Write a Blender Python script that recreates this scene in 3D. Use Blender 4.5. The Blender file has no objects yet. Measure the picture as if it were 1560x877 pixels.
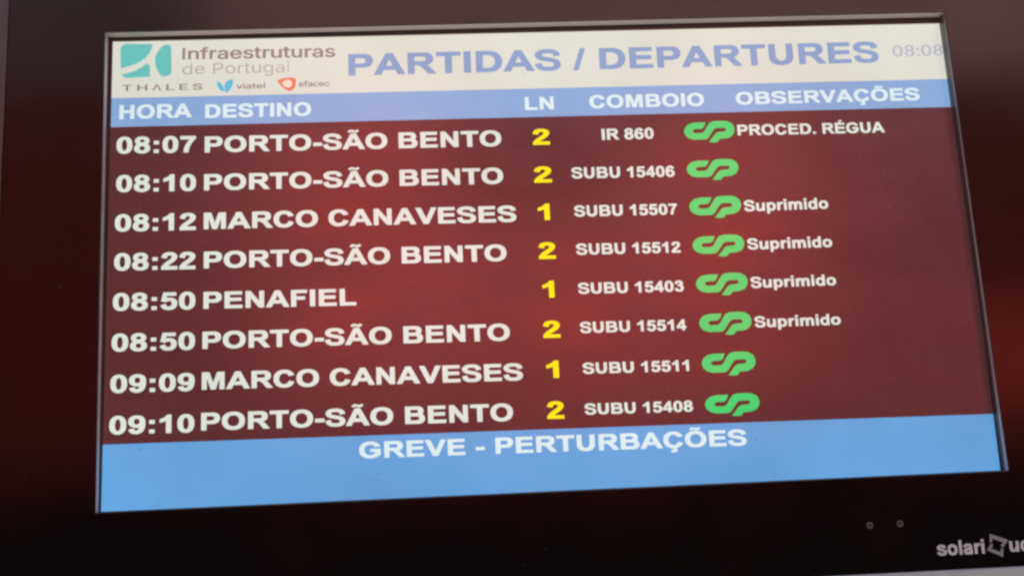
# Close-up of a station departures monitor, seen from slightly below.
import bpy, bmesh, math, random
from mathutils import Matrix, Vector

scene = bpy.context.scene
COL = scene.collection
Z0 = 2.0            # height of the middle of the display above the platform

# ------------------------------------------------------------------ camera
# position and axes solved from the four corners of the display (metres, display centre = origin)
CAM_LOC = [-0.11378, -1.214943, -0.271774]
CAM_ROWS = [[0.997799, -0.0485, -0.045224], [-0.035295, 0.188935, -0.981355], [0.05614, 0.980791, 0.186807]]
CAM_F = 1648.58

cam_data = bpy.data.cameras.new('camera')
cam = bpy.data.objects.new('camera', cam_data)
COL.objects.link(cam)
right, down, fwd = (Vector(r) for r in CAM_ROWS)
m = Matrix((right, -down, -fwd)).transposed().to_4x4()
m.translation = Vector(CAM_LOC) + Vector((0, 0, Z0))
cam.matrix_world = m
cam_data.sensor_width = 36.0
cam_data.lens = CAM_F / 1560 * 36.0
cam_data.clip_start = 0.01
cam_data.clip_end = 500
cam_data.dof.use_dof = True
cam_data.dof.focus_distance = 1.16
cam_data.dof.aperture_fstop = 5.6
scene.camera = cam

# ------------------------------------------------------------------ sky and sun
SUN_EL, SUN_AZ = 42.0, 14.0      # the sun is behind the monitor, its face is in the shade
world = bpy.data.worlds.new('World')
scene.world = world
world.use_nodes = True
wn = world.node_tree.nodes
bg = wn['Background']
sky = wn.new('ShaderNodeTexSky')
sky.sky_type = 'NISHITA'
sky.sun_disc = False
sky.sun_elevation = math.radians(SUN_EL)
sky.sun_rotation = math.radians(SUN_AZ)
sky.air_density = 0.7
sky.dust_density = 8.0
sky.ozone_density = 0.6
world.node_tree.links.new(sky.outputs[0], bg.inputs[0])
bg.inputs[1].default_value = 0.15
sun_data = bpy.data.lights.new('sun', 'SUN')
sun_data.energy = 4.5
sun_data.angle = math.radians(0.5)
sun_data.color = (1.0, 0.95, 0.88)
sun = bpy.data.objects.new('sun', sun_data)
COL.objects.link(sun)
az, el = math.radians(SUN_AZ), math.radians(SUN_EL)
to_sun = Vector((math.sin(az) * math.cos(el), math.cos(az) * math.cos(el), math.sin(el)))
sun.rotation_euler = to_sun.to_track_quat('Z', 'Y').to_euler()
sun.location = (0, 0, 20)

vs = scene.view_settings
vs.view_transform = 'Standard'
vs.look = 'None'
vs.exposure = 1.0
vs.gamma = 1.0
vs.use_curve_mapping = False
EXP = 2.0                        # linear gain of that exposure
scene.render.engine = 'CYCLES'
scene.cycles.filter_width = 2.6

# ------------------------------------------------------------------ helpers
def srgb(r, g, b):
    return tuple(((c / 255) / 12.92 if c / 255 <= 0.04045 else ((c / 255 + 0.055) / 1.055) ** 2.4) for c in (r, g, b))

def material(name, color, rough=0.5, metallic=0.0, ior=1.5, noise=0.0, scale=30.0, bump=0.0, bscale=400.0, rough_var=0.0, spec=0.5):
    mt = bpy.data.materials.new(name)
    mt.use_nodes = True
    nt = mt.node_tree
    b = nt.nodes['Principled BSDF']
    b.inputs['Base Color'].default_value = (*color, 1)
    b.inputs['Roughness'].default_value = rough
    b.inputs['Metallic'].default_value = metallic
    b.inputs['IOR'].default_value = ior
    b.inputs['Specular IOR Level'].default_value = spec
    tc = nt.nodes.new('ShaderNodeTexCoord')
    if noise:
        n = nt.nodes.new('ShaderNodeTexNoise'); n.inputs['Scale'].default_value = scale; n.inputs['Detail'].default_value = 6
        nt.links.new(tc.outputs['Object'], n.inputs['Vector'])
        mx = nt.nodes.new('ShaderNodeMix'); mx.data_type = 'RGBA'
        mx.inputs['A'].default_value = (*[c * (1 - noise) for c in color], 1)
        mx.inputs['B'].default_value = (*[min(1, c * (1 + noise)) for c in color], 1)
        nt.links.new(n.outputs['Fac'], mx.inputs['Factor'])
        nt.links.new(mx.outputs['Result'], b.inputs['Base Color'])
    if rough_var:
        n2 = nt.nodes.new('ShaderNodeTexNoise'); n2.inputs['Scale'].default_value = 9; n2.inputs['Detail'].default_value = 8
        nt.links.new(tc.outputs['Object'], n2.inputs['Vector'])
        mr = nt.nodes.new('ShaderNodeMapRange')
        mr.inputs['From Min'].default_value = 0.3; mr.inputs['From Max'].default_value = 0.7
        mr.inputs['To Min'].default_value = rough - rough_var; mr.inputs['To Max'].default_value = rough + rough_var
        nt.links.new(n2.outputs['Fac'], mr.inputs['Value'])
        nt.links.new(mr.outputs['Result'], b.inputs['Roughness'])
    if bump:
        n3 = nt.nodes.new('ShaderNodeTexNoise'); n3.inputs['Scale'].default_value = bscale; n3.inputs['Detail'].default_value = 4
        nt.links.new(tc.outputs['Object'], n3.inputs['Vector'])
        bp = nt.nodes.new('ShaderNodeBump'); bp.inputs['Strength'].default_value = bump; bp.inputs['Distance'].default_value = 0.001
        nt.links.new(n3.outputs['Fac'], bp.inputs['Height'])
        nt.links.new(bp.outputs['Normal'], b.inputs['Normal'])
    return mt

PANEL_ROUGH, PANEL_IOR = 0.21, 1.8
def lcd(name, rgb, gain=1.0, grain=0.05, mura=0.05):
    """A colour shown by the display: its own light, plus a red veil in the rows, under the satin anti-glare front of the panel."""
    mt = material(name, (0.012, 0.011, 0.012), PANEL_ROUGH, 0, PANEL_IOR)
    nt = mt.node_tree
    b = nt.nodes['Principled BSDF']
    col = tuple(c / EXP * gain for c in rgb)
    tc = nt.nodes.new('ShaderNodeTexCoord')
    n = nt.nodes.new('ShaderNodeTexNoise'); n.inputs['Scale'].default_value = 330; n.inputs['Detail'].default_value = 3
    nt.links.new(tc.outputs['Object'], n.inputs['Vector'])
    mr = nt.nodes.new('ShaderNodeMapRange')
    mr.inputs['From Min'].default_value = 0.3; mr.inputs['From Max'].default_value = 0.7
    mr.inputs['To Min'].default_value = 1 - grain; mr.inputs['To Max'].default_value = 1 + grain
    nt.links.new(n.outputs['Fac'], mr.inputs['Value'])
    # slow unevenness of the backlight
    n2 = nt.nodes.new('ShaderNodeTexNoise'); n2.inputs['Scale'].default_value = 5.5; n2.inputs['Detail'].default_value = 3
    nt.links.new(tc.outputs['Object'], n2.inputs['Vector'])
    mr2 = nt.nodes.new('ShaderNodeMapRange')
    mr2.inputs['From Min'].default_value = 0.3; mr2.inputs['From Max'].default_value = 0.7
    mr2.inputs['To Min'].default_value = 1 - mura; mr2.inputs['To Max'].default_value = 1 + mura
    nt.links.new(n2.outputs['Fac'], mr2.inputs['Value'])
    mul = nt.nodes.new('ShaderNodeMath'); mul.operation = 'MULTIPLY'
    nt.links.new(mr.outputs['Result'], mul.inputs[0]); nt.links.new(mr2.outputs['Result'], mul.inputs[1])
    # wiped streaks on the front, seen as changing gloss
    mp = nt.nodes.new('ShaderNodeMapping'); mp.inputs['Scale'].default_value = (3, 3, 9); mp.inputs['Rotation'].default_value = (0, 0.5, 0)
    nt.links.new(tc.outputs['Object'], mp.inputs['Vector'])
    n3 = nt.nodes.new('ShaderNodeTexNoise'); n3.inputs['Scale'].default_value = 2.5; n3.inputs['Detail'].default_value = 5
    nt.links.new(mp.outputs['Vector'], n3.inputs['Vector'])
    mr3 = nt.nodes.new('ShaderNodeMapRange')
    mr3.inputs['From Min'].default_value = 0.35; mr3.inputs['From Max'].default_value = 0.65
    mr3.inputs['To Min'].default_value = PANEL_ROUGH - 0.03; mr3.inputs['To Max'].default_value = PANEL_ROUGH + 0.05
    nt.links.new(n3.outputs['Fac'], mr3.inputs['Value'])
    nt.links.new(mr3.outputs['Result'], b.inputs['Roughness'])
    b.inputs['Emission Color'].default_value = (*col, 1)
    nt.links.new(mul.outputs[0], b.inputs['Emission Strength'])
    return mt

M = {
    'black_glass': material('black_glass', (0.0012, 0.0012, 0.0014), 0.135, 0, 1.75, rough_var=0.025),
    'casing': material('casing_paint', (0.03, 0.03, 0.032), 0.5, bump=0.3),
    'trim': material('brushed_aluminium', (0.20, 0.20, 0.165), 0.40, 1.0, noise=0.06, scale=60),
    'lower_strip': material('pale_grey_paint', (0.50, 0.76, 0.78), 0.45, noise=0.05, scale=60, bump=0.1),
    'recess': material('recess_plastic', (0.62, 0.53, 0.51), 0.5, noise=0.05, scale=40),
    'border': material('panel_border', (0.09, 0.072, 0.068), 0.35),
    'print': material('silver_print', (0.66, 0.93, 0.95), 0.45, noise=0.1, scale=300),
    'grey_print': material('grey_print', (0.30, 0.42, 0.43), 0.45, noise=0.3, scale=120),
    'sensor': material('sensor_ring', (0.16, 0.16, 0.16), 0.3, noise=0.2, scale=300),
    'row': lcd('display_dark_red_veil', srgb(78, 40, 43), grain=0.20, mura=0.16),  # dark display; part of the reflected red veil is put into its glow
    'header': lcd('display_white', srgb(216, 218, 206), grain=0.02),
    'columns': lcd('display_blue', srgb(126, 168, 213), grain=0.04, mura=0.07),
    'message': lcd('display_light_blue', srgb(92, 160, 217), grain=0.04, mura=0.10),
    'white_text': lcd('display_text_white', srgb(218, 227, 219), grain=0.03),
    'cool_text': lcd('display_heading_white', srgb(216, 236, 240), grain=0.03),
    'yellow_text': lcd('display_text_yellow', srgb(248, 232, 10), grain=0.03),
    'green': lcd('display_logo_green', srgb(0, 207, 112), grain=0.03),
    'teal': lcd('display_teal', srgb(92, 190, 184), grain=0.04),
    'sky_blue': lcd('display_sky_blue', srgb(80, 185, 215), grain=0.04),
    'orange': lcd('display_orange', srgb(232, 120, 85), grain=0.04),
    'white_ink': lcd('display_icon_centre', srgb(240, 215, 195), grain=0.02),
    'blue_ink': lcd('display_title_blue', srgb(128, 158, 198), grain=0.03),
    'pale_blue_ink': lcd('display_clock_blue', srgb(176, 178, 200), grain=0.03),
    'grey_ink': lcd('display_grey', srgb(142, 126, 122), grain=0.03),
    'pale_grey_ink': lcd('display_pale_grey', srgb(178, 170, 160), grain=0.03),
}

def link(name, mesh, mat, parent=None):
    o = bpy.data.objects.new(name, mesh)
    COL.objects.link(o)
    if mat and not mesh.materials:
        mesh.materials.append(mat)
    if parent:
        o.parent = parent
    return o

def from_bm(name, bm, mat, parent=None, smooth=False):
    bmesh.ops.recalc_face_normals(bm, faces=bm.faces)
    me = bpy.data.meshes.new(name)
    bm.to_mesh(me); bm.free()
    if smooth:
        for p in me.polygons: p.use_smooth = True
    return link(name, me, mat, parent)

def loft(rings, closed=False, cap=False):
    """rings: equal-length closed loops of points, skinned one to the next"""
    bm = bmesh.new()
    R = [[bm.verts.new(p) for p in r] for r in rings]
    n = len(R[0])
    pairs = list(zip(R, R[1:])) + ([(R[-1], R[0])] if closed else [])
    for a, b in pairs:
        for i in range(n):
            bm.faces.new((a[i], a[(i + 1) % n], b[(i + 1) % n], b[i]))
    if cap:
        bm.faces.new(R[0]); bm.faces.new(R[-1])
    return bm

def box(bm, x0, x1, y0, y1, z0, z1):
    v = [bm.verts.new(p) for p in ((x0,y0,z0),(x1,y0,z0),(x1,y1,z0),(x0,y1,z0),(x0,y0,z1),(x1,y0,z1),(x1,y1,z1),(x0,y1,z1))]
    for f in ((0,1,2,3),(4,5,6,7),(0,1,5,4),(1,2,6,5),(2,3,7,6),(3,0,4,7)):
        bm.faces.new([v[i] for i in f])

def bevel(o, w, seg=2):
    md = o.modifiers.new('bevel', 'BEVEL'); md.width = w; md.segments = seg; md.limit_method = 'ANGLE'

ZC = 0.40   # the monitor's own origin is the middle of its underside; display centre 0.40 m above
def fill(name, loops, y, mat, parent, thick=0.0002):
    """loops of (x, z) outlines, holes by the even-odd rule -> thin raised mesh in the display plane"""
    cu = bpy.data.curves.new(name, 'CURVE')
    cu.dimensions = '2D'; cu.fill_mode = 'FRONT'
    K = 100.0
    for L in loops:
        s = cu.splines.new('POLY')
        s.points.add(len(L) - 1)
        for i, (x, z) in enumerate(L):
            s.points[i].co = (x * K, z * K, 0, 1)
        s.use_cyclic_u = True
    tmp = bpy.data.objects.new(name + '_tmp', cu)
    COL.objects.link(tmp)
    bpy.context.view_layer.update()
    me = bpy.data.meshes.new_from_object(tmp.evaluated_get(bpy.context.evaluated_depsgraph_get()))
    bpy.data.objects.remove(tmp); bpy.data.curves.remove(cu)
    me.materials.clear()
    me.name = name
    for v in me.vertices:
        x, z = v.co.x / K, v.co.y / K
        v.co = (x, y, z + ZC)
    me.update()
    if me.polygons and me.polygons[0].normal.y > 0:
        me.flip_normals()
    return link(name, me, mat, parent)

BOLD = {
  '-': (682, '62,376 92,363 652,366 667,390 665,670 638,687 78,686 58,656'),
  '.': (569, '126,-16 148,-27 428,-27 449,-16 455,278 442,304 134,305 120,278'),
  '/': (569, '-24,-44 -6,-52 204,-52 227,-30 600,1482 596,1506 582,1517 358,1517 338,1496 -31,-16'),
  '0': (1139, '471,-44 624,-50 722,-30 809,12 890,79 957,166 1018,292 1054,418 1075,558 1075,894 1044,1076 1001,1202 927,1328 848,1411 736,1475 624,1501 512,1501 414,1481 327,1440 246,1373 179,1286 118,1160 81,1034 60,894 60,558 91,376 134,250 187,152 274,51 358,-6|540,236 511,250 474,292 424,418 400,572 396,796 411,964 446,1104 498,1190 526,1210 568,1219 610,1210 639,1188 699,1076 733,894 739,656 720,460 677,320 640,264 610,241'),
  '1': (1139, '505,-16 526,-27 806,-27 834,-2 834,1468 820,1495 806,1498 568,1496 457,1328 316,1214 134,1131 115,1104 115,852 134,824 414,917 499,978'),
  '2': (1139, '57,-16 78,-27 1058,-27 1079,-16 1085,264 1072,285 491,292 551,376 811,614 918,726 988,830 1046,964 1074,1104 1053,1230 975,1356 862,1445 778,1478 680,1496 568,1504 456,1495 358,1469 260,1427 200,1384 142,1314 89,1174 56,1048 54,1034 64,1029 372,939 391,964 452,1174 470,1189 540,1208 680,1193 717,1146 723,1104 689,992 630,894 262,544 188,446 106,292 57,278'),
  '3': (1139, '489,-44 624,-51 736,-33 834,6 918,62 988,137 1036,222 1077,348 1095,474 1087,586 1059,684 1016,770 937,866 1002,977 1031,1076 1031,1174 999,1272 930,1370 834,1444 722,1484 554,1504 470,1501 386,1484 288,1444 218,1398 138,1300 68,1104 68,1090 302,1008 400,1053 414,1050 456,1175 498,1204 540,1210 638,1198 682,1146 678,1090 624,1004 540,992 442,997 414,978 422,852 411,712 442,693 540,697 596,687 680,656 709,628 740,544 744,474 721,362 680,280 638,250 596,243 526,250 456,273 414,333 379,460 358,491 58,404 39,390 89,222 139,138 188,82 302,8'),
  '4': (1139, '614,-16 638,-27 918,-26 937,-2 940,264 1086,268 1115,292 1108,558 1086,567 939,572 937,1468 918,1497 680,1498 652,1488 18,544 18,292 36,270 605,264|358,569 596,934 608,908 606,572'),
  '5': (1139, '475,-44 666,-43 778,-18 848,13 918,62 976,124 1060,278 1095,432 1095,614 1058,754 988,862 890,944 778,994 610,1019 428,1003 423,1020 456,1168 1016,1173 1027,1202 1027,1440 1016,1468 1002,1473 232,1473 210,1454 84,712 106,693 246,682 316,601 330,599 484,710 554,724 638,721 680,709 709,684 744,600 750,502 733,390 697,306 652,257 554,244 466,264 425,320 381,446 358,478 63,376 46,362 100,208 190,80 246,34 314,-2'),
  '6': (1139, '466,-44 568,-52 680,-45 806,-9 890,37 959,96 1022,180 1061,264 1085,362 1090,516 1064,656 1011,768 946,847 848,919 722,967 624,980 436,978 498,1133 549,1188 596,1209 680,1188 713,1132 732,1048 750,1026 1072,1104 1038,1244 989,1328 942,1384 833,1454 666,1498 568,1502 456,1480 344,1427 260,1359 189,1272 139,1174 95,1048 66,908 50,670 55,418 100,236 167,124 237,54 344,-9|526,234 460,278 420,348 405,418 409,544 439,628 484,679 540,704 610,705 680,672 730,600 752,502 746,390 715,306 666,252 596,228'),
  '7': (1139, '273,-16 302,-27 568,-27 597,-16 638,348 743,684 903,1006 1074,1244 1074,1454 1058,1477 92,1480 64,1468 59,1188 78,1166 667,1160 556,992 414,707 303,334'),
  '8': (1139, '455,-44 568,-52 680,-44 792,-16 876,23 954,82 1023,166 1063,250 1083,334 1086,474 1063,586 1004,698 920,782 920,796 994,894 1031,1006 1035,1132 1011,1244 955,1342 876,1417 778,1469 666,1497 470,1497 358,1469 288,1435 219,1384 160,1314 124,1244 103,1160 99,1048 114,964 149,880 217,782 114,670 65,558 48,418 65,278 114,166 198,68 330,-11|498,234 442,272 406,334 392,418 407,516 442,573 498,611 568,623 638,611 694,572 732,502 743,418 729,334 694,274 638,234 568,222|498,964 453,992 421,1048 420,1118 445,1174 498,1211 554,1223 624,1216 679,1188 708,1150 720,1104 717,1048 694,1002 652,969 610,955 554,952'),
  '9': (1139, '422,-44 540,-57 652,-43 750,-6 848,59 923,138 983,236 1032,362 1069,516 1087,754 1083,1034 1035,1216 974,1319 890,1400 792,1456 666,1491 568,1498 456,1490 344,1460 253,1412 185,1356 120,1272 78,1184 54,1090 47,936 64,824 107,712 190,601 288,528 414,480 554,464 696,474 687,418 644,320 597,264 554,240 498,243 453,264 428,307 403,404 386,420 91,348 67,334 98,208 145,124 190,68 288,0|540,739 470,765 419,824 391,908 387,1020 405,1104 449,1174 512,1212 582,1218 652,1191 703,1132 731,1048 734,936 715,852 671,782 610,745'),
  ':': (682, '181,-16 204,-27 484,-27 504,-16 510,278 498,303 190,305 175,278|199,754 498,758 510,782 510,1062 498,1083 204,1088 180,1076 175,782'),
  'A': (1479, '-22,-16 8,-27 330,-23 456,304 470,306 1002,306 1124,-2 1142,-25 1464,-27 1495,-16 1497,12 904,1485 876,1493 582,1493 551,1482 -24,12|582,608 576,614 722,1019 736,1032 890,614'),
  'B': (1479, '129,-16 148,-27 1030,-24 1114,-7 1198,27 1254,64 1316,124 1366,204 1398,292 1411,390 1407,502 1361,656 1310,733 1241,796 1315,964 1327,1062 1322,1160 1282,1292 1241,1356 1184,1413 1072,1472 974,1491 148,1493 129,1482|484,272 473,292 473,600 484,623 904,620 987,586 1032,530 1048,460 1041,390 1013,334 960,292 890,273|484,907 473,922 473,1188 484,1198 862,1195 932,1164 966,1118 978,1062 972,1006 946,955 904,923 834,907'),
  'C': (1479, '635,-44 764,-52 904,-41 1016,-12 1128,42 1226,118 1304,208 1366,315 1413,446 1072,554 1030,440 954,334 875,278 764,252 694,259 610,295 540,357 482,446 446,544 427,642 423,768 433,866 454,950 497,1048 548,1118 610,1171 666,1199 736,1213 820,1207 876,1187 932,1151 979,1104 1018,1048 1058,959 1072,952 1397,1034 1405,1048 1331,1216 1217,1356 1072,1454 904,1507 764,1518 610,1507 498,1477 386,1423 288,1347 184,1216 124,1090 88,964 70,810 77,572 105,432 176,264 256,152 386,43 498,-11'),
  'D': (1479, '129,-16 148,-27 750,-27 918,-11 1002,14 1114,70 1184,122 1276,222 1352,356 1399,502 1421,684 1414,880 1380,1034 1320,1174 1229,1300 1128,1387 988,1457 848,1488 148,1493 129,1482|484,275 473,292 477,1188 708,1189 806,1168 880,1132 947,1076 999,1006 1036,922 1062,754 1058,642 1036,544 970,418 918,362 848,316 722,279'),
  'E': (1366, '128,-16 162,-27 1268,-27 1293,-16 1299,250 1282,272 484,274 472,292 475,614 1198,618 1220,628 1227,656 1227,894 1212,917 477,922 476,1188 1240,1191 1264,1216 1264,1468 1254,1487 148,1493 128,1482'),
  'F': (1251, '130,-16 162,-27 442,-27 469,-16 474,586 484,597 1030,597 1055,614 1057,866 1045,894 484,899 474,908 474,1174 484,1191 1170,1195 1183,1230 1183,1468 1170,1489 162,1493 130,1482'),
  'G': (1593, '666,-44 876,-49 1072,-12 1240,73 1380,203 1464,203 1486,222 1487,558 1492,579 1521,586 1492,588 1487,600 1487,810 1464,837 792,831 781,810 781,558 792,539 1128,533 1138,516 1110,446 1049,362 988,310 904,268 834,254 764,254 694,267 634,292 526,383 451,516 417,684 417,782 437,908 469,992 520,1076 573,1132 634,1174 694,1199 764,1212 848,1210 930,1188 1044,1109 1128,984 1142,982 1478,1062 1467,1104 1408,1216 1296,1348 1184,1428 1016,1494 876,1515 652,1508 512,1475 400,1423 291,1342 185,1216 120,1090 83,964 63,810 71,572 101,432 176,264 262,152 400,43 512,-9'),
  'H': (1479, '129,-16 162,-27 442,-27 467,-16 473,600 484,614 1002,614 1011,-16 1044,-27 1324,-27 1349,-16 1349,1482 1324,1493 1030,1493 1011,1482 1005,922 988,916 475,922 467,1482 442,1493 148,1493 129,1482'),
  'I': (569, '118,-16 148,-27 428,-27 456,-18 463,-2 463,1468 442,1492 134,1492 113,1468'),
  'L': (1251, '135,-16 162,-27 1184,-27 1212,-17 1218,-2 1218,250 1198,273 480,278 480,1468 456,1493 162,1493 135,1482 130,1468'),
  'M': (1706, '124,-16 148,-27 414,-27 442,-16 447,-2 447,852 456,900 689,-16 722,-27 988,-27 1016,-17 1254,917 1259,-2 1282,-27 1562,-27 1582,-16 1582,1482 1548,1493 1114,1493 1096,1482 862,603 848,594 610,1482 582,1493 148,1493 124,1482'),
  'N': (1479, '131,-16 148,-27 428,-27 454,-2 456,856 1002,-21 1310,-27 1337,-16 1337,1482 1310,1493 1044,1493 1016,1477 1013,628 1002,601 461,1482 428,1493 148,1493 131,1482'),
  'O': (1593, '666,-44 792,-52 946,-42 1072,-11 1198,47 1301,124 1407,250 1471,376 1508,502 1528,656 1520,894 1490,1034 1439,1160 1366,1272 1251,1384 1142,1449 1016,1494 876,1515 652,1508 512,1474 400,1422 292,1342 186,1216 122,1090 85,964 65,810 73,572 103,432 177,264 263,152 400,44 512,-8|708,263 638,290 582,328 526,384 484,447 448,530 425,628 423,824 470,992 511,1062 568,1126 624,1168 694,1199 834,1212 904,1197 988,1156 1048,1104 1108,1020 1145,936 1168,838 1170,642 1123,474 1071,390 1016,332 958,292 876,261 792,252'),
  'P': (1366, '128,-16 162,-27 442,-27 466,-16 472,502 484,513 862,513 974,524 1114,581 1184,637 1240,708 1289,810 1311,908 1310,1104 1287,1202 1248,1286 1184,1369 1114,1425 1016,1471 918,1491 148,1493 128,1482|484,816 472,838 476,1188 820,1188 876,1169 929,1118 955,1048 955,964 932,894 890,847 806,817'),
  'R': (1479, '129,-16 162,-27 442,-27 467,-16 473,572 498,585 624,575 730,530 838,404 1114,-26 1478,-27 1497,-16 1500,12 1206,460 1077,600 1184,646 1282,733 1336,824 1371,950 1376,1076 1351,1216 1285,1342 1213,1412 1100,1471 1002,1491 148,1493 129,1482|484,877 473,894 473,1174 484,1195 890,1193 946,1174 996,1118 1013,1048 1005,978 974,922 932,891 862,877'),
  'S': (1366, '544,-44 834,-47 918,-34 1030,2 1128,52 1200,110 1254,180 1295,278 1315,418 1300,530 1254,638 1182,726 1072,802 932,864 638,933 470,988 426,1020 402,1076 400,1119 470,1194 568,1217 708,1221 834,1204 899,1174 935,1118 959,992 974,971 1296,1039 1302,1048 1276,1188 1245,1258 1198,1328 1088,1426 960,1479 820,1507 652,1516 470,1501 358,1475 260,1429 168,1356 92,1260 54,1174 48,1076 81,950 134,857 211,782 288,737 400,693 820,584 918,532 950,488 963,390 932,300 848,256 750,243 540,253 470,287 421,348 372,544 41,460 91,250 129,180 188,110 274,40 353,-2 442,-30'),
  'T': (1251, '456,-16 484,-27 778,-27 795,-16 802,1188 1198,1191 1226,1200 1233,1468 1212,1492 50,1493 21,1482 22,1201 50,1191 447,1188'),
  'U': (1479, '604,-44 806,-50 918,-34 1016,-2 1114,53 1182,110 1280,250 1328,390 1345,558 1345,1468 1324,1492 1030,1493 1000,1482 995,642 979,530 946,424 890,333 820,278 736,259 652,274 582,324 527,404 485,530 469,628 463,1482 442,1493 148,1493 125,1482 119,558 127,446 151,334 215,194 316,79 442,1'),
  'V': (1366, '502,-16 526,-27 834,-27 862,-13 1387,1454 1380,1487 1058,1493 1028,1482 694,476 341,1482 316,1493 8,1493 -22,1482 -24,1454'),
  'a': (1139, '815,-100 1082,68 1044,124 1029,180 1029,768 1003,894 960,963 903,1020 834,1064 750,1094 624,1111 470,1111 358,1092 260,1055 176,1004 110,936 67,838 47,768 57,754 358,652 380,684 421,810 477,838 554,843 652,831 675,796 679,740 663,726 288,613 207,572 132,516 64,432 36,362 29,264 55,166 88,110 148,47 274,-24 358,-42 470,-45 582,-28 722,15 782,-72|400,235 382,264 378,306 414,353 484,385 671,432 667,362 593,278 484,232 428,223'),
  'd': (1251, '473,-44 624,-49 708,-35 792,-4 834,-27 1114,-27 1133,-16 1139,1454 1128,1487 820,1490 804,1468 803,1076 792,1066 680,1103 568,1113 470,1106 372,1079 288,1035 218,978 162,911 114,824 73,698 58,530 67,404 103,264 162,151 251,54 344,-5|554,233 479,278 427,362 402,474 404,600 426,698 477,782 540,825 624,834 708,799 764,726 799,600 799,460 776,362 722,276 652,234'),
  'e': (1139, '477,-44 582,-51 680,-43 778,-17 848,17 919,68 985,138 1037,222 1064,292 722,325 647,250 610,236 554,233 498,253 456,292 418,362 414,402 1086,403 1095,418 1102,530 1093,656 1062,782 1015,880 950,964 862,1037 778,1079 680,1105 582,1113 470,1105 372,1079 288,1037 200,964 135,880 93,796 64,698 50,586 55,418 79,306 128,194 190,108 267,40 372,-17|414,647 405,656 417,698 456,770 512,817 568,830 624,822 680,786 721,726 745,656 736,647'),
  'i': (569, '126,-16 148,-27 428,-27 455,-2 455,1062 428,1089 148,1089 124,1076 120,1062|132,1188 443,1188 455,1216 449,1482 428,1493 148,1493 126,1482 120,1216'),
  'l': (569, '126,-16 148,-27 428,-27 455,-2 455,1468 428,1493 148,1493 120,1468'),
  'm': (1821, '104,-16 134,-27 400,-27 429,-16 437,516 466,558 554,785 596,828 652,844 684,838 743,642 748,-16 778,-27 1044,-27 1072,-17 1078,516 1116,558 1198,791 1230,824 1282,844 1325,838 1382,656 1389,-16 1408,-27 1702,-24 1718,-2 1715,740 1664,908 1628,978 1590,1022 1520,1070 1436,1098 1338,1112 1240,1112 1142,1094 1044,1054 974,1009 848,1083 694,1112 568,1108 442,1072 400,1089 134,1089 106,1080'),
  'n': (1251, '118,-16 148,-27 414,-27 443,-16 449,488 573,754 624,815 680,842 736,837 748,824 813,656 818,-16 848,-27 1114,-27 1143,-16 1148,684 1142,706 1111,726 1144,740 1072,926 1028,992 988,1030 862,1090 708,1111 568,1100 456,1059 442,1079 414,1089 148,1089 120,1080'),
  'o': (1251, '519,-44 624,-51 736,-43 834,-20 932,23 1030,97 1100,180 1145,264 1177,362 1193,474 1188,642 1162,754 1126,838 1070,922 1000,992 890,1060 792,1095 680,1111 554,1110 456,1094 330,1045 246,988 176,917 106,800 72,698 57,586 62,418 89,306 148,184 218,99 316,25 414,-20|582,236 498,272 436,348 402,460 401,600 428,698 484,778 554,819 652,829 708,815 750,791 815,712 849,600 850,474 821,362 764,282 680,238'),
  'p': (1251, '117,-422 148,-434 414,-434 442,-423 447,-16 456,-3 540,-34 624,-48 736,-49 834,-33 918,-1 1002,53 1061,110 1119,194 1167,306 1190,418 1195,586 1182,698 1141,824 1086,920 1002,1009 920,1062 820,1098 694,1113 582,1105 456,1065 414,1089 134,1089 116,1076|596,235 526,279 475,362 449,474 453,614 480,712 526,783 596,827 680,833 764,794 822,712 851,600 849,446 820,345 764,268 694,231'),
  'r': (797, '112,-16 134,-27 414,-27 435,-16 441,488 515,712 554,779 610,824 638,827 764,788 790,796 863,1034 856,1048 736,1086 652,1097 540,1089 442,1061 414,1089 134,1089 110,1076'),
  's': (1139, '466,-44 582,-52 694,-44 820,-19 907,12 974,55 1025,110 1068,180 1098,264 1106,334 1092,418 1061,488 1017,544 1002,558 974,559 960,546 848,550 792,579 735,642 1065,810 1014,922 958,992 862,1055 750,1094 652,1111 540,1113 400,1102 302,1078 209,1034 133,978 82,922 48,852 38,768 54,684 92,618 143,572 190,544 274,528 302,502 344,488 655,418 724,390 749,362 752,306 722,245 624,220 498,226 428,248 378,292 345,376 316,414 17,292 38,222 68,166 176,60 302,-9|736,684 484,736 400,762 388,782 408,810 456,835 582,844 652,835 696,810 759,684'),
  'u': (1251, '386,-44 484,-52 610,-40 722,-16 806,20 824,-16 848,-27 1114,-27 1143,-16 1148,1062 1128,1088 848,1089 822,1076 817,558 714,376 624,260 582,232 484,218 470,223 454,250 438,446 434,1076 400,1089 134,1089 107,1076 103,432 95,404 112,194 150,110 212,40 288,-11'),
  'Ã': (1479, '-22,-16 8,-27 330,-23 456,304 470,306 1002,306 1124,-2 1142,-25 1464,-27 1495,-16 1497,12 904,1485 876,1493 582,1493 551,1482 -24,12|582,608 576,614 722,1019 736,1032 890,614|489,1552 512,1543 553,1622 582,1642 820,1559 876,1554 932,1564 988,1591 1045,1636 1120,1762 960,1862 896,1776 862,1759 638,1840 582,1847 512,1834 456,1806 403,1762 336,1636'),
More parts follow.
